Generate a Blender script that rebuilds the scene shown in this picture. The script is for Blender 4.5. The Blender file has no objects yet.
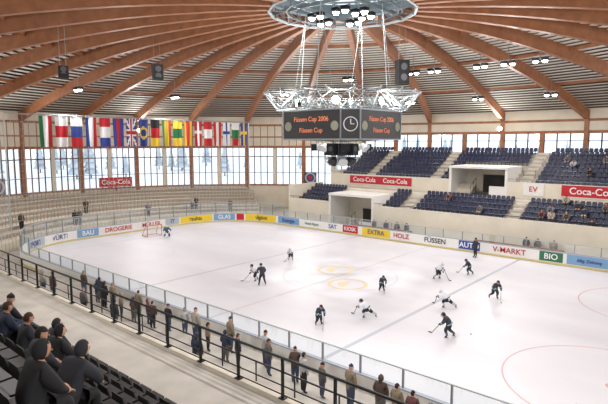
import bpy, bmesh, math, random
from mathutils import Vector, Matrix
random.seed(7)
scene=bpy.context.scene
COL=scene.collection
pi=math.pi
def lin(c):
    c=c/255.0
    return c/12.92 if c<=0.04045 else ((c+0.055)/1.055)**2.4
MC={}
def M(name,col=(128,128,128),rough=.6,metal=0.0,noise=0.0,ns=4.0,emit=0.0,spec=0.5):
    if name in MC: return MC[name]
    m=bpy.data.materials.new(name); m.use_nodes=True
    nt=m.node_tree; b=nt.nodes['Principled BSDF']
    c=(lin(col[0]),lin(col[1]),lin(col[2]),1)
    b.inputs['Base Color'].default_value=c
    b.inputs['Roughness'].default_value=rough
    b.inputs['Metallic'].default_value=metal
    b.inputs['Specular IOR Level'].default_value=spec
    if emit>0:
        b.inputs['Emission Color'].default_value=c
        b.inputs['Emission Strength'].default_value=emit
    if noise>0:
        tc=nt.nodes.new('ShaderNodeTexCoord'); n=nt.nodes.new('ShaderNodeTexNoise')
        n.inputs['Scale'].default_value=ns; n.inputs['Detail'].default_value=4
        r=nt.nodes.new('ShaderNodeValToRGB')
        r.color_ramp.elements[0].position=.3; r.color_ramp.elements[1].position=.7
        r.color_ramp.elements[0].color=tuple(x*(1-noise) for x in c[:3])+(1,)
        r.color_ramp.elements[1].color=tuple(min(1,x*(1+noise*.6)) for x in c[:3])+(1,)
        nt.links.new(tc.outputs['Object'],n.inputs['Vector'])
        nt.links.new(n.outputs['Fac'],r.inputs['Fac'])
        nt.links.new(r.outputs['Color'],b.inputs['Base Color'])
    MC[name]=m
    return m
def glassmat(name,fac,tint=(1,1,1)):
    m=bpy.data.materials.new(name); m.use_nodes=True; nt=m.node_tree
    nt.nodes.clear()
    o=nt.nodes.new('ShaderNodeOutputMaterial'); mx=nt.nodes.new('ShaderNodeMixShader')
    t=nt.nodes.new('ShaderNodeBsdfTransparent'); g=nt.nodes.new('ShaderNodeBsdfGlossy')
    t.inputs['Color'].default_value=tint+(1,)
    g.inputs['Roughness'].default_value=.08; g.inputs['Color'].default_value=(.9,.95,1,1)
    mx.inputs['Fac'].default_value=fac
    nt.links.new(t.outputs[0],mx.inputs[1]); nt.links.new(g.outputs[0],mx.inputs[2]); nt.links.new(mx.outputs[0],o.inputs['Surface'])
    return m
class MB:
    def __init__(s): s.v=[];s.f=[];s.m=[];s.mats=[]
    def mi(s,mat):
        if mat not in s.mats: s.mats.append(mat)
        return s.mats.index(mat)
    def add(s,vs,fs,mat):
        o=len(s.v); s.v.extend([tuple(p) for p in vs]); k=s.mi(mat)
        for f in fs: s.f.append(tuple(i+o for i in f)); s.m.append(k)
    def box(s,cx,cy,cz,sx,sy,sz,mat,rot=0.0):
        c,sn=math.cos(rot),math.sin(rot); vs=[]
        for dx in(-.5,.5):
            for dy in(-.5,.5):
                for dz in(-.5,.5):
                    x=dx*sx;y=dy*sy
                    vs.append((cx+x*c-y*sn,cy+x*sn+y*c,cz+dz*sz))
        s.add(vs,[(0,1,3,2),(4,6,7,5),(0,4,5,1),(2,3,7,6),(0,2,6,4),(1,5,7,3)],mat)
    def bb(s,x0,x1,y0,y1,z0,z1,mat): s.box((x0+x1)/2,(y0+y1)/2,(z0+z1)/2,x1-x0,y1-y0,z1-z0,mat)
    def beam(s,p0,p1,w,h,mat):
        p0=Vector(p0);p1=Vector(p1);d=(p1-p0).normalized()
        sd=d.cross(Vector((0,0,1)))
        if sd.length<.01: sd=Vector((1,0,0))
        sd.normalize(); up=sd.cross(d)
        vs=[]
        for p in(p0,p1):
            for a in(-.5,.5):
                for b in(-.5,.5): vs.append(p+sd*a*w+up*b*h)
        s.add(vs,[(0,1,3,2),(4,6,7,5),(0,4,5,1),(2,3,7,6),(0,2,6,4),(1,5,7,3)],mat)
    def cyl(s,p0,p1,r,mat,n=8,r1=None):
        if r1 is None:r1=r
        p0=Vector(p0);p1=Vector(p1);d=(p1-p0).normalized()
        sd=d.cross(Vector((0,0,1)))
        if sd.length<.01: sd=Vector((1,0,0))
        sd.normalize(); up=sd.cross(d); vs=[]
        for p,rr in((p0,r),(p1,r1)):
            for i in range(n):
                a=2*pi*i/n; vs.append(p+(sd*math.cos(a)+up*math.sin(a))*rr)
        fs=[(i,(i+1)%n,n+(i+1)%n,n+i) for i in range(n)]
        fs+=[tuple(range(n-1,-1,-1)),tuple(range(n,2*n))]
        s.add(vs,fs,mat)
    def ell(s,c,r,mat,nu=8,nv=6,M4=None,keep=None):
        vs=[];fs=[]
        for j in range(nv+1):
            ph=pi*j/nv
            for i in range(nu):
                a=2*pi*i/nu
                u=(math.sin(ph)*math.cos(a),math.sin(ph)*math.sin(a),math.cos(ph))
                p=Vector((c[0]+u[0]*r[0],c[1]+u[1]*r[1],c[2]+u[2]*r[2]))
                vs.append(M4@p if M4 else p)
        for j in range(nv):
            for i in range(nu):
                i2=(i+1)%nu
                if keep:
                    ph=pi*(j+.5)/nv;a=2*pi*(i+.5)/nu
                    if not keep(math.sin(ph)*math.cos(a),math.sin(ph)*math.sin(a),math.cos(ph)): continue
                fs.append((j*nu+i,(j+1)*nu+i,(j+1)*nu+i2,j*nu+i2))
        s.add(vs,fs,mat)
    def addmesh(s,me,M4,matlist):
        o=len(s.v); s.v.extend([tuple(M4@v.co) for v in me.vertices])
        idx=[s.mi(m) for m in matlist]
        for p in me.polygons:
            s.f.append(tuple(i+o for i in p.vertices)); s.m.append(idx[p.material_index])
    def obj(s,name,parent=None,smooth=False,loc=None,rotz=0.0):
        me=bpy.data.meshes.new(name); me.from_pydata(s.v,[],s.f)
        for m in s.mats: me.materials.append(m)
        me.polygons.foreach_set('material_index',s.m)
        if smooth: me.polygons.foreach_set('use_smooth',[True]*len(s.f))
        me.update(); me.validate()
        o=bpy.data.objects.new(name,me); COL.objects.link(o)
        if loc: o.location=loc
        o.rotation_euler[2]=rotz
        if parent: o.parent=parent
        return o
def text(name,s,loc,n,size,mat,parent,sx=1.0):
    cu=bpy.data.curves.new(name,'FONT'); cu.body=s; cu.size=size; cu.align_x='CENTER'; cu.align_y='CENTER'
    cu.extrude=.004; cu.offset=.012*size; cu.materials.append(mat)
    o=bpy.data.objects.new(name,cu); COL.objects.link(o)
    n=Vector(n).normalized(); up=Vector((0,0,1)); R=up.cross(n)
    mw=Matrix(((R.x*sx,up.x,n.x,loc[0]),(R.y*sx,up.y,n.y,loc[1]),(R.z*sx,up.z,n.z,loc[2]),(0,0,0,1)))
    if parent is not None:
        o.parent=parent
    o.matrix_basis=mw
    return o
# ---------------------------------------------------------------- materials
wood=M('glulam_wood',(158,104,70),.5,noise=.22,ns=1.5)
wood_d=M('dark_roof_boards',(112,84,66),.7,noise=.2,ns=2)
slat=M('cream_roof_slats',(240,236,226),.6,noise=.05,ns=.6)
cream=M('cream_plaster',(222,214,198),.8,noise=.07,ns=.8)
conc=M('concrete',(184,178,170),.85,noise=.14,ns=1.2)
conc_d=M('dark_concrete',(112,106,102),.85,noise=.15,ns=1)
step_l=M('aisle_steps',(208,200,186),.8,noise=.08,ns=2)
riser=M('terrace_riser',(168,156,140),.8,noise=.1,ns=2)
frame=M('window_frame_brown',(84,60,50),.5)
steel=M('galvanised_steel',(140,146,150),.4,.5)
steel_l=M('white_steel',(180,186,188),.4,.2)
blackm=M('black_painted_metal',(22,23,27),.35,.3)
navy=M('navy_seat_plastic',(30,37,68),.4)
blackseat=M('black_seat_plastic',(20,20,24),.4)
whitem=M('white_panel',(230,228,224),.45)
red=M('red_paint',(186,22,38),.5)
yellow=M('yellow_paint',(230,198,44),.5)
blue=M('blue_paint',(40,70,150),.5)
dark=M('painted_opening_shade',(60,56,56),.9)
lampm=M('lamp_glow',(255,250,240),.5,emit=16)
glass=glassmat('window_glass',.05)
glassr=glassmat('rink_glass',.13,(.88,.93,.94))
# ---------------------------------------------------------------- hall geometry
AX,AY=38.0,49.0
def E(s,t): return (AX*s*math.cos(t),AY*s*math.sin(t))
def zb(s): return 13.2+7.0*(1-s*s)
NB=30
TH=[math.radians(1.8+12*k) for k in range(NB)]
RR=5.5
g=MB(); N=64
g.add([(320*math.cos(2*pi*i/N),320*math.sin(2*pi*i/N),-.6) for i in range(N)],[tuple(range(N))],M('snow',(236,240,246),.8,noise=.05,ns=.05))
g.obj('snowy_ground')
tr=MB(); tm=M('hazed_conifer',(184,194,202),.9,noise=.25,ns=.5); tk=M('hazed_bark',(140,128,120),.9)  # conifer and trunk tones paled, distance haze put into the colour
for i in range(60):
    a=random.uniform(math.radians(-25),math.radians(120)); r=random.uniform(130,220); h=random.uniform(6,13)
    x,y=r*math.cos(a),r*math.sin(a)
    tr.cyl((x,y,-.6),(x,y,1.5),.25,tk,6)
    for j in range(5):
        z0=.8+j*h*.17; rr=h*.24*(1-j*.17)
        tr.cyl((x,y,z0),(x,y,z0+h*.32),rr,tm,9,r1=rr*.08)
tr.obj('conifer_trees')
fl=MB()
N=90
fl.add([E(1,2*pi*i/N)+(0.0,) for i in range(N)],[tuple(range(N))],conc)
fl.add([E(1,2*pi*i/N)+(-.4,) for i in range(N)],[tuple(range(N-1,-1,-1))],conc)
fl.obj('floor')
wl=MB(); wg=MB(); wf=MB()
def bay(P0,P1,low):
    dx,dy=P1[0]-P0[0],P1[1]-P0[1]; L=math.hypot(dx,dy); rot=math.atan2(dy,dx)
    def bx(u,w,z0,z1,mat,mb=wl,th=.3,off=0):
        ux=P0[0]+dx/L*u - dy/L*off; uy=P0[1]+dy/L*u + dx/L*off
        mb.box(ux,uy,(z0+z1)/2,w,th,z1-z0,mat,rot)
    z0,z1=(3.7,9.6) if low else (8.7,11.6)
    bx(L/2,L,0,z0,cream); bx(L/2,L,z1,14.6,cream)
    bx(L/2,L,z1-.05,z1+.3,wood,wf,.4); bx(L/2,L,z0-.15,z0+.08,wood,wf,.42)
    bx(L/2,L,13.0,13.3,wood,wf,.4)
    if low: 
        bx(L/2,L,11.2,11.4,wood,wf,.38)
        for q in range(1,8): bx(L*q/8,.1,9.9,13.0,frame if q==4 else wood,wf,.36)
    gw=(L-.5-.5)/2
    for gi in (0,1):
        u0=.25+gi*(gw+.5); 
        npn=4 if low else 3
        for j in range(npn+1):
            bx(u0+gw*j/npn,.13,z0,z1,frame,wf,.16)
        if low:
            bx(u0+gw/2,gw,8.1,8.25,frame,wf,.16); bx(u0+gw/2,gw,5.6,5.68,frame,wf,.14)
        else:
            bx(u0+gw/2,gw,10.6,10.7,frame,wf,.14)
        c=[(P0[0]+dx/L*u,P0[1]+dy/L*u) for u in (u0,u0+gw)]
        wg.add([(c[0][0],c[0][1],z0),(c[1][0],c[1][1],z0),(c[1][0],c[1][1],z1),(c[0][0],c[0][1],z1)],[(0,1,2,3)],glass)
    bx(L/2,.5,z0,z1,cream if low else wood)
    bx(0,.5,0,14.2,wood,wf,.7)
for k in range(NB):
    P0=E(1,TH[k]);P1=E(1,TH[(k+1)%NB])
    bay(P0,P1,(P0[1]+P1[1])/2>(23 if P0[0]>0 else 8))
wl.obj('wall_perimeter'); wg.obj('window_1'); wf.obj('trim_1')
# roof
rf=MB(); bm_=MB()
def sring(t):
    c=E(1,t); return RR/math.hypot(c[0],c[1])
K=16
for k in range(NB):
    t0,t1=TH[k],TH[k]+math.radians(12)
    s0a,s0b=sring(t0),sring(t1)
    vs=[]
    for j in range(K+1):
        for t,s0 in((t0,s0a),(t1,s0b)):
            s=s0+(1.02-s0)*j/K; p=E(s,t); vs.append((p[0],p[1],zb(s)+1.25))
    rf.add(vs,[(2*j,2*j+1,2*j+3,2*j+2) for j in range(K)],wood_d)
    pr=None
    for j in range(K+1):
        s=s0a+(1.0-s0a)*j/K; p=E(s,t0); p=Vector((p[0],p[1],zb(s)+.55))
        if pr is not None: bm_.beam(pr,p,.46,1.2,wood)
        pr=p
    for q in range(46):
        f=(q+.6)/46
        pts=[]
        for t,s0 in((t0,s0a),(t1,s0b)):
            s=s0+(1.0-s0)*f; p=E(s,t); pts.append((p[0],p[1],zb(s)+1.12))
        rf.beam(pts[0],pts[1],.64,.05,slat)
    for f in (.25,.5,.75):
        pts=[]
        for t,s0 in((t0,s0a),(t1,s0b)):
            s=s0+(1.0-s0)*f; p=E(s,t); pts.append((p[0],p[1],zb(s)+.9))
        bm_.beam(pts[0],pts[1],.14,.3,wood)
rf.obj('ceiling'); bm_.obj('roof_beams')
# lantern
ln=MB(); zr=zb(.13)+.5
NL=16
def LP(i,r,z): 
    a=2*pi*i/NL; return (r*math.cos(a),r*math.sin(a),z)
gfas=M('lantern_fascia',(112,126,128),.4)
for i in range(NL):
    for z in(zr-.5,zr+.4,zr+1.6,zr+3.2): ln.beam(LP(i,RR,z),LP(i+1,RR,z),.14,.16,steel_l)
    for z in(zr-.5,zr+1.3): ln.beam(LP(i,RR-1.3,z),LP(i+1,RR-1.3,z),.09,.09,steel)
    ln.beam(LP(i,RR,zr-.5),LP(i,RR,zr+3.2),.12,.12,steel_l)
    ln.beam(LP(i,RR,zr-.5),LP(i,RR-1.3,zr-.5),.07,.07,steel)
    ln.beam(LP(i,RR,zr+1.3),LP(i,RR-1.3,zr+1.3),.07,.07,steel)
    ln.beam(LP(i,RR-1.3,zr-.5),LP(i,RR-1.3,zr+1.3),.06,.06,steel)
    ln.beam(LP(i,RR-1.3,zr-.5),LP(i+1,RR-1.3,zr+1.3),.05,.05,steel)
    ln.beam(LP(i,RR,zr-.5),LP(i+1,RR,zr+.4),.05,.05,steel)
    ln.add([LP(i,RR,zr+1.6),LP(i+1,RR,zr+1.6),LP(i+1,RR,zr+3.2),LP(i,RR,zr+3.2)],[(0,1,2,3)],glass)
    ln.beam(LP(i,RR,zr+3.2),(0,0,zr+4.6),.12,.16,steel_l)
    ln.add([LP(i,RR,zr+3.2),LP(i+1,RR,zr+3.2),(0,0,zr+4.7)],[(0,1,2)],M('glowing_skylight_pane',(205,225,232),.5,emit=1.1))  # glow put into the panes in place of daylight from above
    ln.beam(LP(i,RR,zr+.95),LP(i+1,RR,zr+.95),.12,.95,gfas)
for y in(-2.2,2.2):
    ln.beam((-RR+.2,y,zr-.2),(RR-.2,y,zr-.2),.12,.25,steel); ln.beam((y,-RR+.2,zr-.2),(y,RR-.2,zr-.2),.12,.25,steel)
ln.obj('skylight_lantern')
# lamps
def lamp(name,x,y,z,E_,aim=(0,0,0),sz=.7,n=2,hang=True):
    mb=MB()
    w=.5
    for i in range(n):
        ox=(i-(n-1)/2)*.8
        mb.box(0,ox,.14,w,w,.2,blackm); mb.cyl((0,ox,.04),(0,ox,-.06),.2,steel_l,10,r1=.26)
        mb.cyl((0,ox,-.06),(0,ox,-.22),.26,lampm,12,r1=.16)
    mb.beam((0,-n*.42,.3),(0,n*.42,.3),.06,.06,steel)
    s=math.sqrt((x/AX)**2+(y/AY)**2)
    if hang: mb.cyl((0,0,.3),(0,0,max(.5,zb(s)+.9-z)),.03,steel,6)
    o=mb.obj(name,loc=(x,y,z))
    L=bpy.data.lights.new('lamp_light','AREA'); L.shape='DISK'; L.size=sz; L.energy=E_; L.color=(1,.99,.98)
    l=bpy.data.objects.new('bulb',L); COL.objects.link(l); l.location=(0,0,-.3); l.parent=o
    d=Vector(aim)-Vector((x,y,z)); l.rotation_euler=d.to_track_quat('-Z','Y').to_euler()
    return o
for (x,y) in((-1.8,-1.2),(-.6,-2.0),(.8,-1.6),(1.8,.2),(-1.6,1.2),(.4,2.0)):
    lamp('ring_floodlight',x,y,zr-.9,440,(x*5,y*7,0),n=2,hang=False)
for y in(3.6,1.2,-3.6,-6.2,-9.0,12,-16,22):
    lamp('added_fill_floodlight',17.2,y,17.7 if abs(y)<15 else 16.6,340,(8,y,0),n=2)
for y in(-20,-15,-10,-5): lamp('added_fill_floodlight',-17.2,y,17.4,580,(-10,y*1.2,0),n=3)  # added row out of view, fill light for the left side
for X in(-6,6): lamp('added_fill_floodlight',X,30,16.0,640,(X*1.5,28,0),n=2)  # added pair, fill light for the far end
for X,y in((28,10),(28,1),(28,-7),(-27,-6)): lamp('added_fill_floodlight',X,y,15.6,330,(X,y,0),n=2)
def fill_uplight(x,y,z,E_,aim):  # invented fixture, added only to brighten the roof underside
    mb=MB(); d=(Vector(aim)-Vector((x,y,z))).normalized()
    mb.cyl((0,0,0),d*.25,.12,blackm,12,r1=.32); mb.cyl(d*.25,d*.27,.29,lampm,12)
    mb.beam((0,0,-.35),(0,0,0),.08,.08,blackm)
    o=mb.obj('added_ceiling_fill',loc=(x,y,z))
    L=bpy.data.lights.new('lamp_light','AREA'); L.shape='DISK'; L.size=.6; L.energy=E_; L.color=(1,.98,.95)
    l=bpy.data.objects.new('bulb',L); COL.objects.link(l); l.location=d*.35; l.parent=o; l.rotation_euler=d.to_track_quat('-Z','Y').to_euler()
for k in range(0,NB,3):
    p=E(.97,TH[k]); fill_uplight(p[0],p[1],12.2,1000,(p[0]*.25,p[1]*.25,18.5))
for i in range(6):
    a=math.radians(30+60*i); x,y=3.3*math.cos(a),3.3*math.sin(a); q=E(.6,a)
    fill_uplight(x,y,13.35,520,(q[0],q[1],18))
# ---------------------------------------------------------------- ice
def rr_poly(hx,hy,R,n=14):
    pts=[]
    for cx,cy,a0 in((hx-R,hy-R,0),(-hx+R,hy-R,90),(-hx+R,-hy+R,180),(hx-R,-hy+R,270)):
        for i in range(n+1):
            a=math.radians(a0+90*i/n); pts.append((cx+R*math.cos(a),cy+R*math.sin(a)))
    return pts
ice=bpy.data.materials.new('ice'); ice.use_nodes=True; nt=ice.node_tree; b=nt.nodes['Principled BSDF']
b.inputs['Specular IOR Level'].default_value=.3
tc=nt.nodes.new('ShaderNodeTexCoord'); n1=nt.nodes.new('ShaderNodeTexNoise'); n1.inputs['Scale'].default_value=.12; n1.inputs['Detail'].default_value=6
mp=nt.nodes.new('ShaderNodeMapping'); mp.inputs['Scale'].default_value=(1.6,.5,1)
r=nt.nodes.new('ShaderNodeValToRGB'); r.color_ramp.elements[0].position=.3; r.color_ramp.elements[1].position=.7
r.color_ramp.elements[0].color=(lin(210),lin(208),lin(215),1); r.color_ramp.elements[1].color=(lin(230),lin(228),lin(234),1)
n2=nt.nodes.new('ShaderNodeTexNoise'); n2.inputs['Scale'].default_value=9; n2.inputs['Detail'].default_value=5
bp=nt.nodes.new('ShaderNodeBump'); bp.inputs['Strength'].default_value=.08; bp.inputs['Distance'].default_value=.02
mr=nt.nodes.new('ShaderNodeMapRange'); mr.inputs['To Min'].default_value=.36; mr.inputs['To Max'].default_value=.55
L_=nt.links.new
L_(tc.outputs['Object'],mp.inputs['Vector']); L_(mp.outputs[0],n1.inputs['Vector']); L_(n1.outputs['Fac'],r.inputs['Fac']); L_(r.outputs['Color'],b.inputs['Base Color'])
L_(tc.outputs['Object'],n2.inputs['Vector']); L_(n2.outputs['Fac'],bp.inputs['Height']); L_(bp.outputs[0],b.inputs['Normal']); L_(n1.outputs['Fac'],mr.inputs['Value']); L_(mr.outputs[0],b.inputs['Roughness'])
ic=MB(); P=rr_poly(14.99,29.99,8.5)
ic.add([(p[0],p[1],.03) for p in P],[tuple(range(len(P)))],ice)
lb=M('faded_blue_line',(184,187,198),.5); lr=M('faded_red_line',(208,164,166),.5); lo=M('faded_logo_ochre',(222,206,168),.5)
def strip(x0,x1,y0,y1,mat,z=.035): ic.add([(x0,y0,z),(x1,y0,z),(x1,y1,z),(x0,y1,z)],[(0,1,2,3)],mat)
strip(-14.9,14.9,-8.93,-8.67,lb); strip(-14.9,14.9,8.65,8.95,M('very_faint_line',(200,199,208),.5)); strip(-14.9,14.9,-.1,.1,M('very_faint_red',(212,200,204),.5))
strip(-13,13,25.97,26.03,lr); strip(-13,13,-26.03,-25.97,lr)
def ring(cx,cy,R,w,mat,a0=0,a1=360,z=.036,n=60):
    vs=[]
    for i in range(n+1):
        a=math.radians(a0+(a1-a0)*i/n)
        vs+= [(cx+(R-w)*math.cos(a),cy+(R-w)*math.sin(a),z),(cx+R*math.cos(a),cy+R*math.sin(a),z)]
    ic.add(vs,[(2*i,2*i+1,2*i+3,2*i+2) for i in range(n)],mat)
for sx in(-7,7):
    ring(sx,-20,4.5,.07,lr); ring(sx,-20,.3,.3,lr)
    ring(sx,20,4.5,.05,M('very_faint_red',(212,200,204),.5))
ring(0,0,4.5,.06,M('very_faint_line',(200,199,208),.5))
for cx,cy in((1.2,1.4),(-1.6,-1.9)):
    ring(cx,cy,1.5,.28,lo,z=.037); ring(cx,cy,.75,.75,lo,z=.037,a0=20,a1=200)
ring(0,26,1.8,.05,lb,180,360)
ic.obj('ice_surface')
# ---------------------------------------------------------------- boards
Rc=8.5; Q=Rc*pi/2
def path(s,off=0.0):
    Pm=2*(13+43)+4*Q; s=s%Pm
    if s<13: return (-6.5+s,30+off),(0,-1)
    s-=13
    if s<Q:
        a=pi/2-s/Rc; return (6.5+(Rc+off)*math.cos(a),21.5+(Rc+off)*math.sin(a)),(-math.cos(a),-math.sin(a))
    s-=Q
    if s<43: return (15+off,21.5-s),(-1,0)
    s-=43
    if s<Q:
        a=-s/Rc; return (6.5+(Rc+off)*math.cos(a),-21.5+(Rc+off)*math.sin(a)),(-math.cos(a),-math.sin(a))
    s-=Q
    if s<13: return (6.5-s,-30-off),(0,1)
    s-=13
    if s<Q:
        a=-pi/2-s/Rc; return (-6.5+(Rc+off)*math.cos(a),-21.5+(Rc+off)*math.sin(a)),(-math.cos(a),-math.sin(a))
    s-=Q
    if s<43: return (-15-off,-21.5+s),(1,0)
    s-=43
    a=pi-s/Rc; return (-6.5+(Rc+off)*math.cos(a),21.5+(Rc+off)*math.sin(a)),(-math.cos(a),-math.sin(a))
PER=2*(13+43)+4*Q
wb=whitem
grey=M('ad_grey',(176,184,192),.5); lblue=M('ad_light_blue',(120,160,196),.5); green=M('ad_green',(50,110,76),.5)
tx_r=M('ad_text_red',(180,36,42),.5); tx_b=M('ad_text_blue',(45,62,130),.5); tx_k=M('ad_text_black',(45,45,50),.5); tx_w=M('ad_text_white',(240,240,240),.5); tx_g=M('ad_text_green',(30,100,66),.5)
ads=[(-7.5,-4.4,grey,'SPORT',tx_b),(-4.2,-.6,wb,'WÜRTH',tx_b),(-.4,2.0,lblue,'BAU',tx_w),(2.2,6.6,wb,'DROGERIE',tx_r),(6.8,10.4,wb,'MÜLLER',tx_r),(10.6,12.6,grey,'IT',tx_b),
 (12.8,17.2,yellow,'Brauhaus',tx_k),(17.4,20.2,lblue,'GLAS',tx_w),(20.4,21.4,red,'',tx_w),(21.6,26.2,yellow,'Allgäuer',tx_k),(26.6,30.2,lblue,'Energie',tx_b),
 (30.5,34.0,wb,'Hotel Alpen',tx_g),(34.3,36.6,wb,'SAT',tx_b),(36.9,39.0,red,'KIOSK',tx_w),(39.6,43.2,yellow,'EXTRA',tx_b),(43.5,45.6,wb,'HOLZ',tx_r),
 (46.2,50.6,wb,'FÜSSEN',tx_k),(50.9,53.0,blue,'AUTO',tx_w),(53.4,58.0,wb,'V-MARKT',tx_r),(58.3,60.2,green,'BIO',tx_w),(60.5,63.9,lblue,'Allg. Zeitung',tx_b),(64.2,67.8,wb,'ALLGÄUER',tx_r),(68,74,yellow,'Brauhaus',tx_k)]
bd=MB(); NS=330; bh=1.12
kick=M('board_kickplate',(205,190,130),.5); cap=M('board_cap_grey',(160,166,180),.5)
def seg(mb,s0,s1,off0,off1,z0,z1,mat):
    a,_=path(s0,off0);b_,_=path(s1,off0);c,_=path(s1,off1);d,_=path(s0,off1)
    vs=[(*a,z0),(*b_,z0),(*c,z0),(*d,z0),(*a,z1),(*b_,z1),(*c,z1),(*d,z1)]
    mb.add(vs,[(0,3,2,1),(4,5,6,7),(0,1,5,4),(1,2,6,5),(2,3,7,6),(3,0,4,7)],mat)
for i in range(NS):
    s0,s1=PER*i/NS,PER*(i+1)/NS
    seg(bd,s0,s1,0,.14,0,.22,kick); seg(bd,s0,s1,0,.14,.22,bh,whitem); seg(bd,s0,s1,-.02,.16,bh,bh+.06,cap)
for a0,a1,mt,tx,tm_ in ads:
    n=max(1,int((a1-a0)/.5))
    for j in range(n): seg(bd,a0+(a1-a0)*j/n,a0+(a1-a0)*(j+1)/n,-.015,.0,.26,bh-.03,mt)
bdo=bd.obj('rink_boards')
for a0,a1,mt,tx,tm_ in ads:
    if not tx: continue
    (p,nn)=path((a0+a1)/2,-.06)
    w=a1-a0
    size=min(.7,w/(len(tx)*.72))
    text('advert_text',tx,(p[0],p[1],.68),(nn[0],nn[1],0),size,tm_,bdo)
gl=MB()
ng=84
for i in range(ng):
    s0,s1=PER*i/ng,PER*(i+1)/ng
    p0,_=path(s0,.07);p1,_=path(s1,.07)
    end = abs(p0[1])>21
    h=2.6 if end else 1.95
    gl.add([(*p0,bh+.06),(*p1,bh+.06),(*p1,h),(*p0,h)],[(0,1,2,3)],glassr)
    gl.beam((*p0,bh),(*p0,h),.07,.07,steel)
    gl.beam((*p0,h),(*p1,h),.06,.05,steel_l)
gl.obj('glass_screens',parent=bdo)
def goal(Y,sg):
    g=MB(); rp=M('goal_red',(196,90,60),.4); nm=M('goal_net',(225,225,225),.8)
    w=.92;h=1.22
    g.cyl((-w,0,0),(-w,0,h),.04,rp);g.cyl((w,0,0),(w,0,h),.04,rp);g.cyl((-w,0,h),(w,0,h),.04,rp)
    for sx in(-1,1):
        g.cyl((sx*w,0,h),(sx*w*.8,.55*sg,h-.05),.025,rp,6);g.cyl((sx*w*.8,.55*sg,h-.05),(sx*w,1.1*sg,.03),.025,rp,6);g.cyl((sx*w,0,.03),(sx*w,1.1*sg,.03),.025,rp,6)
    g.cyl((-w,1.1*sg,.03),(w,1.1*sg,.03),.025,rp,6); g.cyl((-w*.8,.55*sg,h-.05),(w*.8,.55*sg,h-.05),.02,rp,6)
    for i in range(15):
        f=i/14*2-1
        g.cyl((f*w*.8,.55*sg,h-.05),(f*w,1.1*sg,.03),.012,nm,4); g.cyl((f*w,0,h),(f*w*.8,.55*sg,h-.05),.012,nm,4)
    for i in range(1,10):
        f=i/10; x=w*.8+(w*.2)*f;y=(.55+.55*f)*sg;z=(h-.05)*(1-f)
        g.cyl((-x,y,z),(x,y,z),.012,nm,4)
        for sx in(-1,1): g.cyl((sx*w,0,h*(1-f)),(sx*x,y,z),.012,nm,4)
    g.obj('hockey_goal',loc=(0,Y,.036))
goal(26,1);goal(-26,-1)
# ---------------------------------------------------------------- seats
def seat_into(mb,x,y,z,d,mat,w=.44):
    pr=[(.22,.40),(.24,.43),(.05,.42),(-.14,.43),(-.2,.5),(-.24,.68),(-.27,.84)]
    th=[(.20,.37),(.20,.39),(.04,.385),(-.17,.39),(-.24,.48),(-.275,.68),(-.30,.84)]
    n=len(pr); vs=[]
    for pts in(pr,th):
        for i,(f,h) in enumerate(pts):
            ww=w*(.5 if i<6 else .38)
            vs.append((x+d*f,y-ww,z+h)); vs.append((x+d*f,y+ww,z+h))
    fs=[]
    o=2*n
    for i in range(n-1):
        fs.append((2*i,2*i+1,2*i+3,2*i+2)); fs.append((o+2*i,o+2*i+2,o+2*i+3,o+2*i+1))
        fs.append((2*i,2*i+2,o+2*i+2,o+2*i)); fs.append((2*i+1,o+2*i+1,o+2*i+3,2*i+3))
    fs.append((0,o,o+1,1)); fs.append((2*n-2,2*n-1,o+2*n-1,o+2*n-2))
    mb.add(vs,fs,mat)
    mb.box(x-d*.1,y,z+.2,.05,.06,.39,blackm)
# ---------------------------------------------------------------- far side grandstand
gs=MB(); sm=MB(); rl=MB()
def ylim(x): 
    q=1-(x/37.4)**2
    return AY*.99*math.sqrt(max(0,q))
VOM=(-3.9,2.9); LV=(8.8,15.4)
lowrows=[(18.4+.85*k,2.4+.42*k) for k in range(5)]
uprows=[(25.5+.85*k,5.2+.42*k) for k in range(10)]
def iv(y0,y1,cut):
    if cut is None: return [(y0,y1)]
    return [(y0,cut[0]),(cut[1],y1)]
for y0,y1 in iv(-26,22,LV):
    gs.bb(18.0,18.2,y0,y1,0,3.2,cream)
    rl.cyl((18.1,y0,3.45),(18.1,y1,3.45),.03,blackm,6)
    y=y0
    while y<y1: rl.cyl((18.1,y,3.2),(18.1,y,3.45),.02,blackm,5); y+=2
    for x,z in lowrows: gs.bb(x-.2,x+.65,y0,y1,0,z,conc)
gs.bb(22.45,25.0,-26,22,0,4.5,conc)
gs.bb(22.35,22.45,-26,22,4.0,4.6,cream)
for y0,y1 in iv(-26,20.5,VOM):
    gs.bb(25.0,25.2,y0,y1,4.0,6.2,cream)
    rl.cyl((25.1,y0,6.5),(25.1,y1,6.5),.03,steel,6)
    y=y0
    while y<y1: rl.cyl((25.1,y,6.2),(25.1,y,6.5),.02,steel,5); y+=2
for k,(x,z) in enumerate(uprows):
    ym=min(20.5,ylim(x+.8)); yl=-min(26,ylim(x+.8))
    cut=VOM if x<30 else None
    for y0,y1 in iv(yl,ym,cut): gs.bb(x-.3,x+.55,y0,y1,0,z,conc)
x=uprows[-1][0]+.55
ym=min(20,ylim(x+1.0)); gs.bb(x,x+1.0,-ym,ym,0,9.2,cream)
gs.bb(25.2,33.0,20.5,20.7,0,6.6,cream); gs.bb(18.0,25.0,22,22.2,0,4.9,cream)
aisU=[15,5.6,-5.2,-15]
aisL=[5.25,-6.6,-18.8]
for k,(x,z) in enumerate(uprows):
    for a in aisU: gs.bb(x-.32,x+.12,a-.6,a+.6,z,z+.21,step_l)
    ym=min(20,ylim(x+.9)-.5); y=-min(25,ylim(x+.9)-.5)
    while y<ym:
        if all(abs(y-a)>.9 for a in aisU) and not(x<30.4 and VOM[0]-.5<y<VOM[1]+.5): seat_into(sm,x+.22,y,z,-1,navy)
        y+=.5
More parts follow.
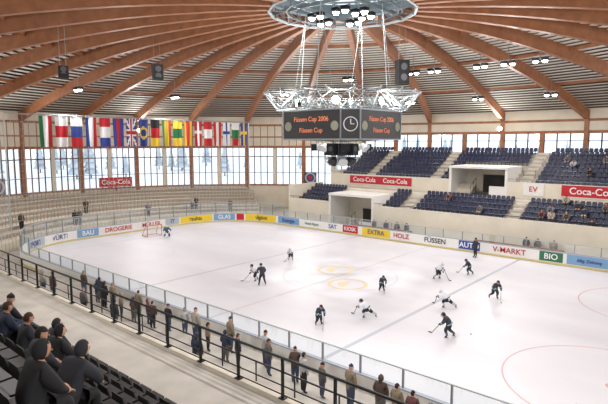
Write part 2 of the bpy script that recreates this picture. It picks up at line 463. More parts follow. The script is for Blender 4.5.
for k,(x,z) in enumerate(lowrows):
    for a in aisL: gs.bb(x-.22,x+.2,a-.5,a+.5,z,z+.21,step_l)
    y=-25
    while y<21.5:
        if all(abs(y-a)>.8 for a in aisL) and not(LV[0]-.5<y<LV[1]+.5): seat_into(sm,x+.3,y,z,-1,navy)
        y+=.5
gso=gs.obj('far_grandstand'); sm.obj('blue_grandstand_seats')
for a in aisU:
    for dy in(-.65,.65):
        for k in range(0,10,3):
            x,z=uprows[k]; rl.cyl((x,a+dy,z),(x,a+dy,z+.9),.02,blackm,5)
rl.obj('railings',parent=gso)
def vom(name,x0,x1,y0,y1,z0,z1):
    v=MB()
    v.bb(x0,x1,y0,y0+.3,z0,z1,whitem); v.bb(x0,x1,y1-.3,y1,z0,z1,whitem); v.bb(x0-.1,x1,y0,y1,z1,z1+.25,whitem)
    v.bb(x1-.2,x1,y0,y1,z0,z1,cream); v.bb(x1-.3,x1-.2,y0+1.6,y1-2.4,z0,z0+2.1,dark)  # dark panel on the back wall paints the shade of an opening
    v.bb(x0,x0+.2,y0+.3,y0+2,z0,z0+1.1,whitem)
    for i in range(6): v.bb(x0+1.0+i*.3,x0+1.3+i*.3,y1-2.2,y1-.3,z0,z0+.17*(i+1),step_l)
    for i in range(3): v.cyl((x0+1.0+i*.75,y1-2.25,z0),(x0+1.0+i*.75,y1-2.25,z0+1.0+.4*i),.025,blackm,5)
    v.cyl((x0+1.0,y1-2.25,z0+1.0),(x0+2.5,y1-2.25,z0+1.8),.025,blackm,5)
    v.obj(name,parent=gso)
vom('stairway_entrance_upper',25.0,29.6,VOM[0],VOM[1],4.5,7.5)
vom('stairway_entrance_lower',18.0,22.3,LV[0],LV[1],0.02,4.0)
def banner(x,y0,y1,z0,z1,mat,tx,tm_,n=(-1,0,0),name='advertising_banner',size=.9):
    b=MB(); b.bb(x-.06,x,y0,y1,z0,z1,mat); b.bb(x-.07,x-.0,y0-.05,y1+.05,z1,z1+.06,whitem); b.bb(x-.07,x-.0,y0-.05,y1+.05,z0-.06,z0,whitem)
    o=b.obj(name)
    if tx:
        for i,t in enumerate(tx):
            text('banner_text',t,(x-.09,y1-(y1-y0)*(i+.5)/len(tx),(z0+z1)/2),n,size,tm_,o)
    return o
banner(24.97,-15,-9.4,5.0,6.15,red,['Coca-Cola'],tx_w,size=.95)
banner(24.97,7.8,17.2,5.0,6.05,red,['Coca-Cola','Coca-Cola'],tx_w,size=.82)
banner(24.97,-7.7,-5.6,4.9,6.15,whitem,['EV'],tx_r,size=.8)
tb=MB()
for y0 in(-12,3):
    tb.bb(16.2,16.6,y0,y0+8,.42,.5,wood); 
    for i in range(5): tb.bb(16.25,16.55,y0+i*1.9+.1,y0+i*1.9+.2,0,.42,steel)
    tb.bb(16.75,16.8,y0,y0+8,.55,1.0,wood)
tb.obj('team_benches')
# ---------------------------------------------------------------- end terraces
te=MB(); tb2=MB(); nT=8
t0,t1=math.radians(50),math.radians(148)
nA=40
def zt(k): return .9+.34*k
ss=[.70+(.985-.70)*k/nT for k in range(nT+1)]
cm=M('cream_metal',(206,196,178),.5)
def fence(mb,s,zbase,h,a0,a1,n,mat,rails=2,r=.03):
    pr=None
    for i in range(n+1):
        t=a0+(a1-a0)*i/n; p=E(s,t)
        mb.cyl((*p,zbase),(*p,zbase+h),r,mat,5)
        if pr:
            for q in range(rails): mb.cyl((*pr,zbase+h*(1-q*.45)),(*p,zbase+h*(1-q*.45)),r*.8,mat,5)
        pr=p
for k in range(nT):
    for i in range(nA):
        a,b_=t0+(t1-t0)*i/nA,t0+(t1-t0)*(i+1)/nA
        q=[E(ss[k],a),E(ss[k],b_),E(ss[k+1],b_),E(ss[k+1],a)]
        z=zt(k)
        vv=[(*p,z) for p in q]+[(*p,0) for p in q]
        te.add(vv,[(0,1,2,3),(1,5,6,2),(2,6,7,3),(3,7,4,0)],conc if k%2 else step_l)
        te.add(vv,[(0,4,5,1)],riser if k else cream)
teo=te.obj('standing_terraces')
fence(tb2,.695,0,1.9,t0,t1,90,cm,3)
for k in(2,4,6): fence(tb2,ss[k]+.01,zt(k),1.05,t0,t1,110,M('brown_metal',(156,140,122),.5),2,.035)
tb2.obj('barriers',parent=teo)
def wallsign(t,z,w,h,mat,tx,tm_,name,round_=False):
    p=E(.978,t); n=Vector((-math.cos(t)/AX,-math.sin(t)/AY,0)).normalized()
    b=MB(); rot=math.atan2(n.y,n.x)
    if round_:
        q=Vector((p[0],p[1],z)); b.box(p[0],p[1],z,.1,w*1.15,h*1.1,frame,rot); b.cyl(q+n*.06,q+n*.1,w/2,mat,20); b.cyl(q+n*.1,q+n*.12,w*.36,tx_b,20); b.cyl(q+n*.12,q+n*.14,w*.2,tx_r,16)
    else:
        b.box(p[0],p[1],z,.1,w,h,mat,rot)
    b.box(p[0],p[1],(z-h/2+3.35)/2+.01,.08,.15,max(.1,z-h/2-3.3),frame,rot)
    o=b.obj(name)
    if tx: text('sign_text',tx,(p[0]+n.x*.08,p[1]+n.y*.08,z),n,.95,tm_,o)
wallsign(math.radians(79),4.6,4.8,1.4,red,'Coca-Cola',tx_w,'advertising_sign')
wallsign(math.radians(36.5),4.9,1.7,1.6,grey,None,None,'round_club_sign',True)
wallsign(math.radians(104),4.9,1.9,1.9,grey,None,None,'round_club_sign',True)
# ---------------------------------------------------------------- net + flags
nm=MB(); netm=M('net_cord',(196,196,192),.8)
x=-13.0
while x<=19: 
    nm.beam((x,30.9,2.7),(x,30.9,13.3),.02,.02,netm); x+=.55
z=2.7
while z<13.3:
    nm.beam((-13,30.9,z),(19,30.9,z),.016,.016,netm); z+=.7
nm.cyl((-13,30.9,13.3),(19,30.9,13.3),.05,steel,6)
for x in(-13,19): nm.cyl((x,30.9,0),(x,30.9,13.3),.06,steel_l,8)
nm.obj('protective_net')
nm=MB(); p0=Vector((-13,30.9,0)); p1=Vector((-19,16,0))
for i in range(11):
    q=p0.lerp(p1,i/10); nm.beam((q.x,q.y,2.7),(q.x,q.y,13.0),.02,.02,netm)
z=2.7
while z<13.1: nm.beam((p0.x,p0.y,z),(p1.x,p1.y,z),.016,.016,netm); z+=1.7
nm.obj('protective_net')
fc={c:M('flag_'+c,v,.8) for c,v in dict(r=(180,32,42),w=(218,218,218),b=(42,62,136),g=(30,108,64),y=(222,190,56),k=(32,32,34),c=(90,150,215)).items()}
flags=['v:gwr','h:wrw','h:wbr','v:bwr','h:rwb','v:brb','uk','eu','h:kry','v:gyr','h:ygy','v:yry','xrw','h:rwr','v:rwr','xwb','h:wgr','xby']
def fcol(f,u,v):
    if f[1]==':' :
        k=f[2:]; w=u if f[0]=='v' else v
        return k[min(len(k)-1,int(w*len(k)))]
    if f=='uk':
        if abs(u-.5)<.12 or abs(v-.5)<.08: return 'r'
        if abs(u-.5)<.22 or abs(v-.5)<.14 or abs(abs(u-.5)-abs(v-.5))<.08: return 'w'
        return 'b'
    if f=='eu': 
        d=math.hypot((u-.5),(v-.5)*1.9); return 'y' if .28<d<.42 else 'b'
    if f[0]=='x':
        return f[2] if (abs(u-.5)<.13 or abs(v-.45)<.08) else f[1]
for i,f in enumerate(flags):
    mb=MB(); nu,nv=10,16; W=1.3;H=3.15
    ph=random.random()*6; dp=random.uniform(.05,.12)
    def pt(u,v): return ((u-.5)*W*(1-.12*v),dp*math.sin(u*9+ph+v*1.5)*(0.3+v),-v*H)
    for a in range(nu):
        for c in range(nv):
            u0,u1,v0,v1=a/nu,(a+1)/nu,c/nv,(c+1)/nv
            mb.add([pt(u0,v0),pt(u1,v0),pt(u1,v1),pt(u0,v1)],[(0,1,2,3)],fc[fcol(f,(u0+u1)/2,(v0+v1)/2)])
    mb.cyl((-W/2,0,.02),(W/2,0,.02),.03,steel,6)
    mb.cyl((0,0,.02),(0,.2,.2),.012,steel,4)
    mb.obj('flag',smooth=True,loc=(-9.3+i*(27.0/17),30.5,13.15))
# ---------------------------------------------------------------- scoreboard
sb=MB(); panel=M('scoreboard_black',(38,36,38),.45)
hs,ch=3.6,.95; z0,z1=10.7,12.75
def octo(h,c): return [(h,-h+c),(h,h-c),(h-c,h),(-h+c,h),(-h,h-c),(-h,-h+c),(-h+c,-h),(h-c,-h)]
O=octo(hs,ch); Oi=octo(hs-.5,ch)
for i in range(8):
    a,b_=O[i],O[(i+1)%8]; c,d=Oi[(i+1)%8],Oi[i]
    sb.add([(*a,z0),(*b_,z0),(*c,z0),(*d,z0),(*a,z1),(*b_,z1),(*c,z1),(*d,z1)],[(0,3,2,1),(4,5,6,7),(0,1,5,4),(1,2,6,5),(2,3,7,6),(3,0,4,7)],panel)
    for z in(z0,z1): sb.beam((*a,z),(*b_,z),.1,.08,steel)
    sb.beam((*a,z0),(*a,z1),.08,.08,steel)
sbo=sb.obj('scoreboard')
led=M('led_orange',(225,130,92),.5,emit=.3); ledw=M('led_white',(200,200,205),.5,emit=.2); logo=M('scoreboard_logo',(150,150,130),.5)
for n in((-1,0,0),(0,-1,0),(1,0,0),(0,1,0)):
    n=Vector(n); R=Vector((0,0,1)).cross(n)
    for s,dz in(('Füssen Cup 2006',.38),('Füssen Cup',-.4)):
        p=n*(hs+.02)+Vector((0,0,(z0+z1)/2+dz))
        text('led_text',s,p,n,.46,led,sbo)
    for sg in(-1,1):
        q=n*(hs+.01)+R*sg*2.15+Vector((0,0,(z0+z1)/2-.1)); mb=MB(); mb.cyl(q,q+n*.03,.33,logo,16); mb.obj('club_crest',parent=sbo)
for a in(45,135,225,315):
    n=Vector((math.cos(math.radians(a)),math.sin(math.radians(a)),0))
    dd=(hs-ch/2)*math.sqrt(2)
    q=n*dd+Vector((0,0,(z0+z1)/2)); mb=MB(); 
    mb.cyl(q+n*.01,q+n*.05,.5,ledw,20); mb.cyl(q+n*.05,q+n*.06,.44,panel,20)
    mb.beam(q+n*.08,q+n*.08+Vector((0,0,.34)),.05,.05,ledw); mb.beam(q+n*.08,q+n*.08+Vector((0,0,1)).cross(n)*.25,.05,.05,ledw)
    mb.obj('clock_face',parent=sbo)
tr=MB(); trm=M('truss_aluminium',(138,144,146),.5,.3)
NT=20
def TP(i,r,z): a=2*pi*(i+.5)/NT; return Vector((r*math.cos(a),r*math.sin(a),z))
levels=[(5.85,14.1),(4.9,12.9),(3.7,14.1),(2.6,12.9)]
for i in range(NT):
    for r,z in levels: tr.cyl(TP(i,r,z),TP(i+1,r,z),.035,trm,5)
    for (r,z),(r2,z2) in((levels[0],levels[1]),(levels[1],levels[2]),(levels[2],levels[3])):
        tr.cyl(TP(i,r,z),TP(i,r2,z2),.028,trm,5); tr.cyl(TP(i,r,z),TP(i+1,r2,z2),.028,trm,5); tr.cyl(TP(i+1,r,z),TP(i,r2,z2),.022,trm,5)
    tr.cyl(TP(i,5.85,14.1),TP(i,3.7,14.1),.03,trm,5)
    tr.cyl(TP(i,4.9,12.9),TP(i,2.6,12.9),.03,trm,5)
    tr.ell(TP(i,5.85,14.1),(.09,.09,.09),steel_l,6,4)
    tr.ell(TP(i,4.9,12.9),(.08,.08,.08),steel_l,6,4)
for i in range(0,NT,5):
    tr.cyl(TP(i,3.7,14.1),TP(i,3.2,zr-.3),.035,steel_l,5); tr.cyl(TP(i+1,3.7,14.1),TP(i,3.2,zr-.3),.02,steel_l,5)
tr.obj('steel_space_truss')
sp=MB(); whs=M('white_speaker',(200,202,202),.5); bks=M('black_speaker',(30,30,33),.6)
sp.cyl((0,0,10.4),(0,0,13.0),.12,steel)
for i in range(8):
    a=2*pi*i/8; c,s=math.cos(a),math.sin(a)
    sp.beam((c*.3,s*.3,10.55),(c*3.05,s*3.05,10.68),.07,.07,steel)
    sp.box(c*1.0,s*1.0,9.95,.6,.5,.9,bks,a)
    sp.cyl((c*1.32,s*1.32,10.0),(c*1.35,s*1.35,10.0),.2,M('speaker_cone',(90,90,95),.5),12)
    if i%2==0: sp.cyl((c*1.9,s*1.9,10.4),(c*2.3,s*2.3,10.0),.1,whs,10,r1=.36)
    else: sp.box(c*2.1,s*2.1,10.1,.4,.6,.5,bks,a)
    sp.cyl((c*.7,s*.7,9.3),(c*1.1,s*1.1,8.95),.12,whs if i%2 else bks,10,r1=.38)
    sp.cyl((c*1.9,s*1.9,10.2),(c*1.9,s*1.9,10.65),.03,steel,5)
    sp.cyl((c*.7,s*.7,9.3),(c*.7,s*.7,10.6),.03,steel,5)
sp.cyl((0,0,8.9),(0,0,10.4),.3,steel,10)
sp.obj('speaker_cluster',parent=sbo)
def speaker(x,y,z,w,h,face):
    mb=MB()
    vs=[]
    for dz,k in((-.5,.75),(.5,1)):
        for dx,dy in((-.5,-.5),(.5,-.5),(.5,.5),(-.5,.5)): vs.append((dx*w*.8*k+(.12 if dz<0 else 0),dy*w,dz*h))
    mb.add(vs,[(3,2,1,0),(4,5,6,7),(0,1,5,4),(1,2,6,5),(2,3,7,6),(3,0,4,7)],bks)
    for q in(-.22,.22): mb.cyl((w*.36,0,q*h),(w*.36+.06,0,q*h),w*.3,M('speaker_cone',(90,90,95),.5),14)
    s=math.sqrt((x/AX)**2+(y/AY)**2)
    for dy in(-.3,.3): mb.cyl((0,dy*w,h/2),(0,dy*w,zb(s)+.9-z),.02,steel,5)
    mb.obj('hanging_loudspeaker',loc=(x,y,z),rotz=face)
speaker(-4.8,17.1,16.7,.9,1.4,math.radians(250)); speaker(-13.9,15.6,15.7,.7,.9,math.radians(250)); speaker(7.4,-.8,16.4,1.0,2.0,math.radians(240))
# ---------------------------------------------------------------- near side
nsd=MB()
Y0,Y1=-30,16
nsd.bb(-18.6,-15.6,Y0,16,0,.7,conc); nsd.bb(-20.2,-18.6,Y0,16,0,1.15,conc); nsd.bb(-21.8,-20.2,Y0,16,0,1.6,conc_d); nsd.bb(-22.9,-21.8,Y0,16,0,2.05,conc_d)
nsd.bb(-24.95,-22.9,Y0,Y1,0,4.2,conc)
nsd.bb(-23.05,-22.8,Y0,Y1,4.2,4.32,step_l)
nearrows=[(-25.35-.8*k,4.2+.55*k) for k in range(9)]
for x,z in nearrows:
    yl=49*.95*math.sqrt(max(0.02,1-((x-.4)/37.2)**2)); a=max(Y0,-yl); c=min(Y1,yl)
    nsd.bb(x-.4,x+.4,a,c,0,z,conc_d)
nso=nsd.obj('near_grandstand')
ns_=MB()
for k,(x,z) in enumerate(nearrows[:8]):
    y=-23
    while y<9:
        if abs(y+3.0)>.6: seat_into(ns_,x-.05,y,z,1,blackseat,.46)
        y+=.52
ns_.obj('black_grandstand_seats')
rg=MB()
y=-22.0
while y<=15:
    rg.beam((-23.0,y,4.32),(-23.0,y,5.35),.07,.05,blackm); rg.box(-23.0,y,4.34,.16,.16,.03,blackm)
    y+=1.6
for z,r in((5.35,.035),(5.0,.018),(4.65,.018),(4.42,.018)): rg.cyl((-23,-23,z),(-23,15.6,z),r,blackm,8)
rg.obj('walkway_railing',parent=nso)
r2=MB()
y=-24
while y<=16:
    r2.cyl((-18.6,y,1.15),(-18.6,y,2.15),.03,blackm,6); y+=2
r2.cyl((-18.6,-24,2.15),(-18.6,16,2.15),.035,blackm,6)
r2.obj('standing_area_railing',parent=nso)
# ---------------------------------------------------------------- people
def skin_mesh(verts,edges,radii,roots,levels=1):
    me=bpy.data.meshes.new('tmp'); me.from_pydata(verts,edges,[]); o=bpy.data.objects.new('tmp',me); COL.objects.link(o)
    o.modifiers.new('Skin','SKIN'); 
    sv=me.skin_vertices[0].data
    for i,r_ in enumerate(radii): sv[i].radius=(r_,r_) if not isinstance(r_,tuple) else r_; sv[i].use_root=(i in roots)
    if levels:
        m=o.modifiers.new('S','SUBSURF'); m.levels=levels; m.render_levels=levels
    dg=bpy.context.evaluated_depsgraph_get(); dg.update()
    out=bpy.data.meshes.new_from_object(o.evaluated_get(dg)); bpy.data.objects.remove(o); bpy.data.meshes.remove(me)
    return out
def segd(p,a,b):
    ab=b-a; t=max(0,min(1,(p-a).dot(ab)/max(1e-9,ab.length_squared))); return (p-(a+ab*t)).length
def P_stand(j=0):
    return dict(pel=(0,0,.95),spi=(0,0,1.14),che=(.01,0,1.34),nek=(.0,0,1.49),hed=(.02,0,1.56),
     shL=(0,.17,1.42),elL=(.03,.25,1.16),wrL=(.14+j,.22,.95),haL=(.2+j,.2,.89),shR=(0,-.17,1.42),elR=(.02,-.25,1.15),wrR=(.08,-.24,.92),haR=(.1,-.24,.84),
     hiL=(0,.09,.9),knL=(.03,.1,.5),anL=(0,.11,.1),toL=(.15,.12,.04),hiR=(0,-.09,.9),knR=(.02,-.1,.5),anR=(-.02,-.11,.1),toR=(.13,-.13,.04))
def P_sit(l=0):
    return dict(pel=(0,0,.53),spi=(.0+l*.2,0,.72),che=(.03+l*.5,0,.92),nek=(.06+l*.8,0,1.07),hed=(.09+l*.9,0,1.13),
     shL=(.04+l*.7,.17,1.0),elL=(.16+l,.24,.76),wrL=(.33+l*.6,.13,.66),haL=(.4+l*.6,.08,.63),shR=(.04+l*.7,-.17,1.0),elR=(.16+l,-.24,.76),wrR=(.33+l*.6,-.14,.65),haR=(.4+l*.6,-.1,.62),
     hiL=(.02,.09,.52),knL=(.43,.13,.52),anL=(.42,.13,.1),toL=(.56,.14,.04),hiR=(.02,-.09,.52),knR=(.43,-.13,.52),anR=(.40,-.13,.1),toR=(.54,-.14,.04))
def P_skate(a=0):
    d=dict(pel=(0,0,.86),spi=(.1,0,1.02),che=(.24,0,1.18),nek=(.34,0,1.31),hed=(.39,0,1.37),
     shL=(.27,.19,1.25),elL=(.38,.3,1.02),wrL=(.55,.2,.9),haL=(.6,.16,.86),shR=(.27,-.19,1.25),elR=(.3,-.32,1.02),wrR=(.5,-.2,.78),haR=(.56,-.16,.74),
     hiL=(0,.1,.82),knL=(.26,.15,.5),anL=(.1,.18,.16),toL=(.26,.2,.1),hiR=(0,-.1,.82),knR=(.05,-.17,.46),anR=(-.32,-.26,.2),toR=(-.2,-.3,.11))
    if a==1: d.update(knL=(.16,.16,.48),anL=(.08,.22,.15),toL=(.22,.25,.1),knR=(.2,-.17,.47),anR=(.05,-.25,.15),toR=(.2,-.3,.1))
    if a==2:
        d.update(pel=(0,0,.7),spi=(.13,0,.84),che=(.3,0,.96),nek=(.42,0,1.05),hed=(.48,0,1.11),shL=(.34,.19,1.02),shR=(.34,-.19,1.02),elL=(.5,.3,.85),elR=(.42,-.34,.82),wrL=(.7,.24,.8),haL=(.76,.2,.78),wrR=(.66,-.24,.68),haR=(.72,-.2,.66),
         hiL=(0,.1,.66),hiR=(0,-.1,.66),knL=(.34,.15,.46),anL=(.16,.18,.16),toL=(.32,.2,.1),knR=(-.2,-.2,.4),anR=(-.6,-.3,.22),toR=(-.5,-.34,.11))
    return d
def P_goalie():
    d=P_skate(1); d.update(pel=(0,0,.72),spi=(.06,0,.9),che=(.14,0,1.08),nek=(.2,0,1.24),hed=(.24,0,1.3),hiL=(0,.12,.68),hiR=(0,-.12,.68),knL=(.22,.26,.42),knR=(.22,-.26,.42),anL=(.06,.32,.16),anR=(.06,-.32,.16),toL=(.2,.36,.1),toR=(.2,-.36,.1),
      shL=(.14,.22,1.16),shR=(.14,-.22,1.16),elL=(.2,.42,.95),wrL=(.38,.46,.9),haL=(.44,.46,.92),elR=(.2,-.4,.92),wrR=(.38,-.4,.7),haR=(.42,-.38,.64))
    return d
BON=[('pel','spi','top'),('spi','che','top'),('che','nek','top'),('nek','hed','skin'),('che','shL','top'),('shL','elL','top'),('elL','wrL','top'),('wrL','haL','hand'),('che','shR','top'),('shR','elR','top'),('elR','wrR','top'),('wrR','haR','hand'),
 ('pel','hiL','leg'),('hiL','knL','leg'),('knL','anL','shin'),('anL','toL','shoe'),('pel','hiR','leg'),('hiR','knR','leg'),('knR','anR','shin'),('anR','toR','shoe')]
RAD=dict(pel=.15,spi=.14,che=.165,nek=.06,hed=.055,shL=.085,elL=.06,wrL=.04,haL=.04,shR=.085,elR=.06,wrR=.04,haR=.04,hiL=.1,knL=.07,anL=.05,toL=.035,hiR=.1,knR=.07,anR=.05,toR=.035)
skinm=[M('skin_a',(210,164,140),.55),M('skin_b',(196,146,120),.55)]
eyem=M('eye_dark',(30,24,22),.3); lipm=M('lips',(160,90,84),.5)
def person(name,loc,heading,pose,top,leg,shoe,hair,hand=None,shin=None,scale=1.0,bulk=1.0,fat=0.0,kind='hair',fingers=False,stick=None,look=0.0,levels=1,skates=False,cage=False,extra=None,yoke=None):
    sk=random.choice(skinm); hand=hand or sk; shin=shin or leg
    names=list(RAD); idx={n:i for i,n in enumerate(names)}
    V=[Vector(pose[n]) for n in names]
    rad=[RAD[n]*bulk+(fat if n not in('nek','hed','haL','haR','wrL','wrR','toL','toR','anL','anR') else 0) for n in names]
    me=skin_mesh(V,[(idx[a],idx[b_]) for a,b_,_ in BON],rad,{0},levels)
    mats={'top':top,'leg':leg,'shin':shin,'shoe':shoe,'skin':sk,'hand':hand}
    mb=MB(); keys=list(mats); 
    for k in keys: me.materials.append(mats[k])
    for p in me.polygons:
        c=p.center; best=None;bd_=9
        for a,b_,k in BON:
            d=segd(c,V[idx[a]],V[idx[b_]])-min(rad[idx[a]],rad[idx[b_]])*.9
            if d<bd_: bd_=d;best=k
        p.material_index=keys.index(best)
    mb.addmesh(me,Matrix.Identity(4),[mats[k] for k in keys]); bpy.data.meshes.remove(me)
    h=Vector(pose['hed']); dirn=(h-Vector(pose['nek'])).normalized()
    up=(dirn+Vector((0,0,1.6))).normalized(); fw=Vector((math.cos(look),math.sin(look),0)); fw=(fw-up*fw.dot(up)).normalized(); sd=up.cross(fw)
    c=h+up*.085
    HM=Matrix(((fw.x,sd.x,up.x,c.x),(fw.y,sd.y,up.y,c.y),(fw.z,sd.z,up.z,c.z),(0,0,0,1)))
    if scale<.85: HM=HM@Matrix.Scale(1.2,4)
    nu,nv=(14,10) if fingers else (10,7)
    mb.ell((0,0,0),(.095,.076,.118),sk,nu,nv,HM); mb.ell((.035,0,-.05),(.055,.05,.065),sk,8,6,HM)
    def T(p): return HM@Vector(p)
    mb.cyl(T((.085,0,.012)),T((.118,0,-.022)),.007,sk,6,r1=.015)
    for e in(-1,1):
        mb.ell((.086,e*.03,.012),(.012,.014,.009),eyem,6,4,HM); mb.ell((0,e*.077,-.01),(.018,.01,.03),sk,6,4,HM)
        mb.beam(T((.092,e*.018,.032)),T((.086,e*.045,.032)),.006,.006,hair)
    mb.beam(T((.09,-.022,-.058)),T((.09,.022,-.058)),.008,.01,lipm)
    if kind=='hair': mb.ell((-.008,0,.014),(.104,.086,.122),hair,nu,nv,HM,keep=lambda x,y,z:z>.38 or (x<-.05 and z>-.55))
    elif kind=='beanie': 
        mb.ell((-.004,0,.03),(.106,.09,.118),hair,nu,nv,HM,keep=lambda x,y,z:z>.05); mb.ell((-.004,0,.15),(.025,.025,.022),hair,6,4,HM)
    elif kind=='hood': mb.ell((-.02,0,.0),(.12,.105,.14),top,nu,nv,HM,keep=lambda x,y,z:x<.35)
    elif kind=='helmet':
        mb.ell((-.008,0,.02),(.125,.108,.125),hair,nu,nv,HM,keep=lambda x,y,z:z>.1 or (x<.1 and z>-.5))
        mb.ell((.09,0,.03),(.05,.075,.02),hair,8,4,HM)
        if cage:
            for i in range(5):
                zz=.02-i*.03; mb.beam(T((.13,-.05,zz)),T((.13,.05,zz)),.006,.006,steel); 
                for e in(-1,1): mb.beam(T((.13,e*.05,zz)),T((.06,e*.09,zz)),.006,.006,steel)
            for i in range(3): mb.beam(T((.133,-.03+i*.03,.03)),T((.133,-.03+i*.03,-.11)),.006,.006,steel)
    nk=Vector(pose['nek']); mb.cyl(nk-up*.02,nk+up*.03,.075*bulk,top,10,r1=.062)
    if fingers:
        vs=[];es=[];rd=[];rt=set()
        for sfx,sg in(('L',1),('R',-1)):
            w=Vector(pose['wr'+sfx]);hh=Vector(pose['ha'+sfx]); f=(hh-w).normalized(); side=f.cross(Vector((0,0,1)))*-sg; side.normalize()
            for i,ln_ in enumerate((.065,.075,.07,.055)):
                b0=hh+side*(-.027+.018*i)*1.0; rt.add(len(vs)); o=len(vs)
                vs+=[b0-f*.02,b0+f*.025,b0+f*(.025+ln_*.5)-Vector((0,0,.012)),b0+f*(.02+ln_*.8)-Vector((0,0,.035))]; es+=[(o,o+1),(o+1,o+2),(o+2,o+3)]; rd+=[.01,.0095,.009,.007]
            b0=w+f*.03-side*.02; o=len(vs); rt.add(o); vs+=[b0,b0-side*.03+f*.025,b0-side*.035+f*.06]; es+=[(o,o+1),(o+1,o+2)]; rd+=[.012,.011,.008]
        fm=skin_mesh(vs,es,rd,rt,1); fm.materials.append(sk); mb.addmesh(fm,Matrix.Identity(4),[sk]); bpy.data.meshes.remove(fm)
    elif kind=='helmet':
        for s_ in 'LR':
            w=Vector(pose['ha'+s_]); mb.ell(w,(.075,.065,.07),hand,8,6)
            for i in range(4): mb.ell(w+Vector((.06,-.045+.03*i,-.02)),(.03,.015,.03),hand,6,4)
    if skates:
        for s_ in 'LR':
            a=Vector(pose['an'+s_]);t=Vector(pose['to'+s_]); f=t-a; f.z=0; f.normalize()
            p0=a-f*.1; p1=t+f*.06; zz=min(a.z,t.z)-.04
            mb.beam((p0.x,p0.y,zz-.035),(p1.x,p1.y,zz-.035),.012,.05,steel_l); mb.beam((a.x,a.y,zz),(t.x,t.y,zz),.05,.05,blackm)
    if yoke:
        a=Vector(pose['pel']);b_=Vector(pose['spi']); mb.cyl(a,a+(b_-a)*.3,.165*bulk+fat,yoke,14,r1=.162*bulk+fat)
        for s_ in 'LR':
            e=Vector(pose['el'+s_]);w=Vector(pose['wr'+s_]); mb.cyl(e+(w-e)*.3,e+(w-e)*.55,.062*bulk+fat*.8,yoke,10)
    if stick:
        sc=M('stick_shaft',(80,66,56),.5); hl=Vector(pose['haL'])
        d=(Vector(stick)-hl).normalized(); top_=hl-d*.15
        tip=Vector(stick); mb.beam(top_,tip,.028,.035,sc); mb.beam(tip+Vector((0,0,.03)),tip+Vector((.22,-.12,.03)),.02,.07,blackm)
    if extra: extra(mb,pose)
    o=mb.obj(name,smooth=True,loc=loc,rotz=heading); o.scale=(scale,)*3
    return o
jw=M('jersey_white',(228,231,238),.8); jk=M('jersey_black',(52,56,70),.8); pk=M('hockey_pants_black',(36,38,46),.8); skd=M('sock_dark',(72,78,92),.8); skw=M('sock_white',(184,188,196),.8)
hlb=M('helmet_black',(26,26,30),.3); hlw=M('helmet_white',(225,228,230),.3); gv=M('glove_dark',(34,36,50),.6); bt=M('skate_boot',(24,24,26),.5); tq=M('jersey_trim_teal',(150,186,192),.8)
def player(x,y,hd,a,team,sc=.72,st=(1.15,-.3,.03)):
    w=team=='w'
    person('young_hockey_player',(x,y,.04),math.radians(hd),P_skate(a),jw if w else jk,pk,bt,hlw if (w and random.random()<.3) else hlb,hand=gv,shin=skw if w else skd,scale=sc*1.02,bulk=1.3,fat=.04,kind='helmet',stick=st,skates=True,cage=True,yoke=jk if w else tq)
player(1.5,6.6,200,1,'w'); player(-5.4,3.9,160,0,'w',.8)
player(-9.5,-5.6,250,1,'k',.76); player(-6.65,-7.1,110,2,'w',.8); player(-1.4,-4.7,240,1,'k'); player(4.2,-6.2,285,0,'w',.8)
player(-1.8,-9.9,95,2,'w',.82); player(-6.4,-12.2,110,0,'k',.82); player(7.0,-7.6,110,0,'k',.76); player(2.1,-11.4,240,0,'k',.8)
def gext(mb,p):
    lp=M('goalie_pads_blue',(50,90,160),.6)
    for s_ in 'LR':
        k=Vector(p['kn'+s_]);a=Vector(p['an'+s_]); f=Vector((.08,0,0)); mb.beam(k+f+Vector((0,0,.18)),a+f,.3,.14,whitem); mb.beam(k+f*1.9,a+f*1.9,.2,.05,lp)
    w=Vector(p['haL']); mb.ell(w,(.12,.05,.16),lp,10,8); w=Vector(p['haR']); mb.box(w.x+.05,w.y,w.z,.06,.22,.36,whitem)
person('goalkeeper',(.6,24.6,.04),math.radians(250),P_goalie(),M('jersey_blue',(70,100,130),.8),pk,bt,hlw,hand=gv,shin=skw,scale=.85,bulk=1.3,fat=.04,kind='helmet',stick=(.8,-.1,.05),skates=True,cage=True,extra=gext)
for (x,y,h) in((-6.0,2.6,60),(13.1,-5.5,160)):
    person('referee',(x,y,.04 if x<0 else .11),math.radians(h),P_stand(.1) if x>0 else P_skate(1),M('referee_dark',(50,50,55),.8) if x>0 else jk,pk,bt,hlb,hand=gv,scale=1.0,bulk=1.1,fat=.015,kind='helmet',skates=True)
pkm=MB(); pkm.cyl((0,0,0),(0,0,.03),.04,blackm,12); pkm.obj('hockey_puck',loc=(-5.2,-12.9,.04))
coats=[M('coat_%d'%i,c,.85) for i,c in enumerate([(46,48,56),(90,86,84),(110,112,120),(160,152,142),(44,52,74),(78,62,56),(170,170,172),(32,32,36),(130,116,98),(100,62,62)])]
jeans=[M('jeans_blue',(62,72,96),.85),M('trousers_black',(36,36,40),.85),M('trousers_grey',(96,94,92),.85)]
hairs=[M('hair_brown',(70,50,38),.8),M('hair_dark',(36,29,26),.8),M('hair_blond',(160,134,96),.8),M('hair_grey',(130,126,120),.8)]
caps=[M('cap_grey',(120,124,130),.9),M('cap_navy',(50,54,80),.9),M('cap_black',(28,28,32),.9)]
shoe=M('shoe_black',(24,22,22),.6)
def spect(x,y,z,h,pose,sc=1.0,fingers=False,levels=1,name='standing_spectator',top=None,hairm=None):
    kd=random.choice(['hair','hair','beanie','hood']); 
    person(name,(x,y,z),h,pose,top or random.choice(coats),random.choice(jeans),shoe,hairm or random.choice(caps if kd=='beanie' else hairs),scale=sc,bulk=1.15,fat=.02,kind=kd,fingers=fingers,look=random.uniform(-.3,.3),levels=levels)
y=-16.6
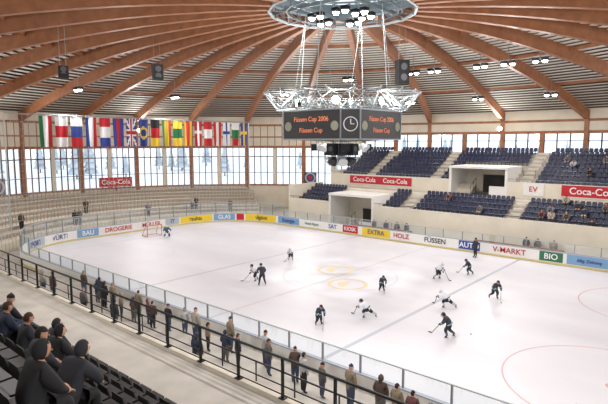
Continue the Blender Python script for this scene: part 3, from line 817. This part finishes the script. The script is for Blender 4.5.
while y<6.4:
    spect(-16.9+random.uniform(-.5,.4),y,.7,random.uniform(-.5,.5),P_stand(random.uniform(0,.12)),random.uniform(.78,1.0))
    y+=random.choice([.62,.8,.95,1.3])
for x,y,z,s in((-19.3,7.8,1.15,1.0),(-19.1,6.9,1.15,.97),(-17.0,7.4,.7,1.0),(-19.4,-.8,1.15,1),(-19.5,-7.5,1.15,1.0),(-19.4,2.4,1.15,.95)):
    spect(x,y,z,.1,P_stand(.08),s)
for td,k in((58,0),(66,1),(67,1),(80,0),(93,2),(99,0),(100.2,0),(112,1)):
    t=math.radians(td); p=E(ss[k]+.022,t); spect(p[0],p[1],zt(k),t+pi,P_stand(.05),1.0,levels=0)
def nr(k): x,z=nearrows[k]; return x-.02,z-.02
for k,y,l in((2,-12.2,.1),(3,-13.0,0),(3,-14.2,.15),(4,-15.6,.05),(4,-16.7,.25),(5,-17.6,.1),(3,-11.9,.0),(2,-9.4,.1)):
    x,z=nr(k); spect(x,y,z,random.uniform(-.2,.35),P_sit(l),.95,fingers=True,levels=2,name='seated_spectator',top=coats[random.choice([0,7,4])],hairm=random.choice(hairs[:2]))
for k,y in((1,-9.2),(1,-10),(1,-11.3),(2,-9.8),(2,-12.6),(0,-13.6),(3,-11.9),(3,-14.2),(2,-15),(4,-10.6),(1,-3.2),(3,1.0)):
    x,z=lowrows[k]; spect(x+.3,y,z,pi+random.uniform(-.3,.3),P_sit(random.uniform(0,.2)),1.0,name='seated_spectator',levels=0)
for k,y in((5,-9.2),(6,-8.4),(3,-11.2),(6,-12.2)):
    x,z=uprows[k]; spect(x+.22,y,z,pi,P_sit(.1),1.0,name='seated_spectator',levels=0)
for y in(-11,-9.6,-8.6,4,5.2,6.6,8.2):
    spect(17.3,y,0,pi+random.uniform(-.4,.4),P_stand(0),.98,levels=0)
# ---------------------------------------------------------------- world, camera
w=bpy.data.worlds.new('overcast'); scene.world=w; w.use_nodes=True
bg=w.node_tree.nodes['Background']; bg.inputs['Color'].default_value=(.82,.90,1.0,1); bg.inputs['Strength'].default_value=1.7
cam=bpy.data.cameras.new('camera'); cam.lens=510/608*36; cam.sensor_width=36; cam.clip_end=1000
co=bpy.data.objects.new('camera',cam); COL.objects.link(co); co.location=(-31.5,-23.7,10.5)
co.rotation_euler=(math.radians(90-6.7),0,math.radians(-48.9)); scene.camera=co
scene.view_settings.view_transform='Standard'; scene.view_settings.exposure=0
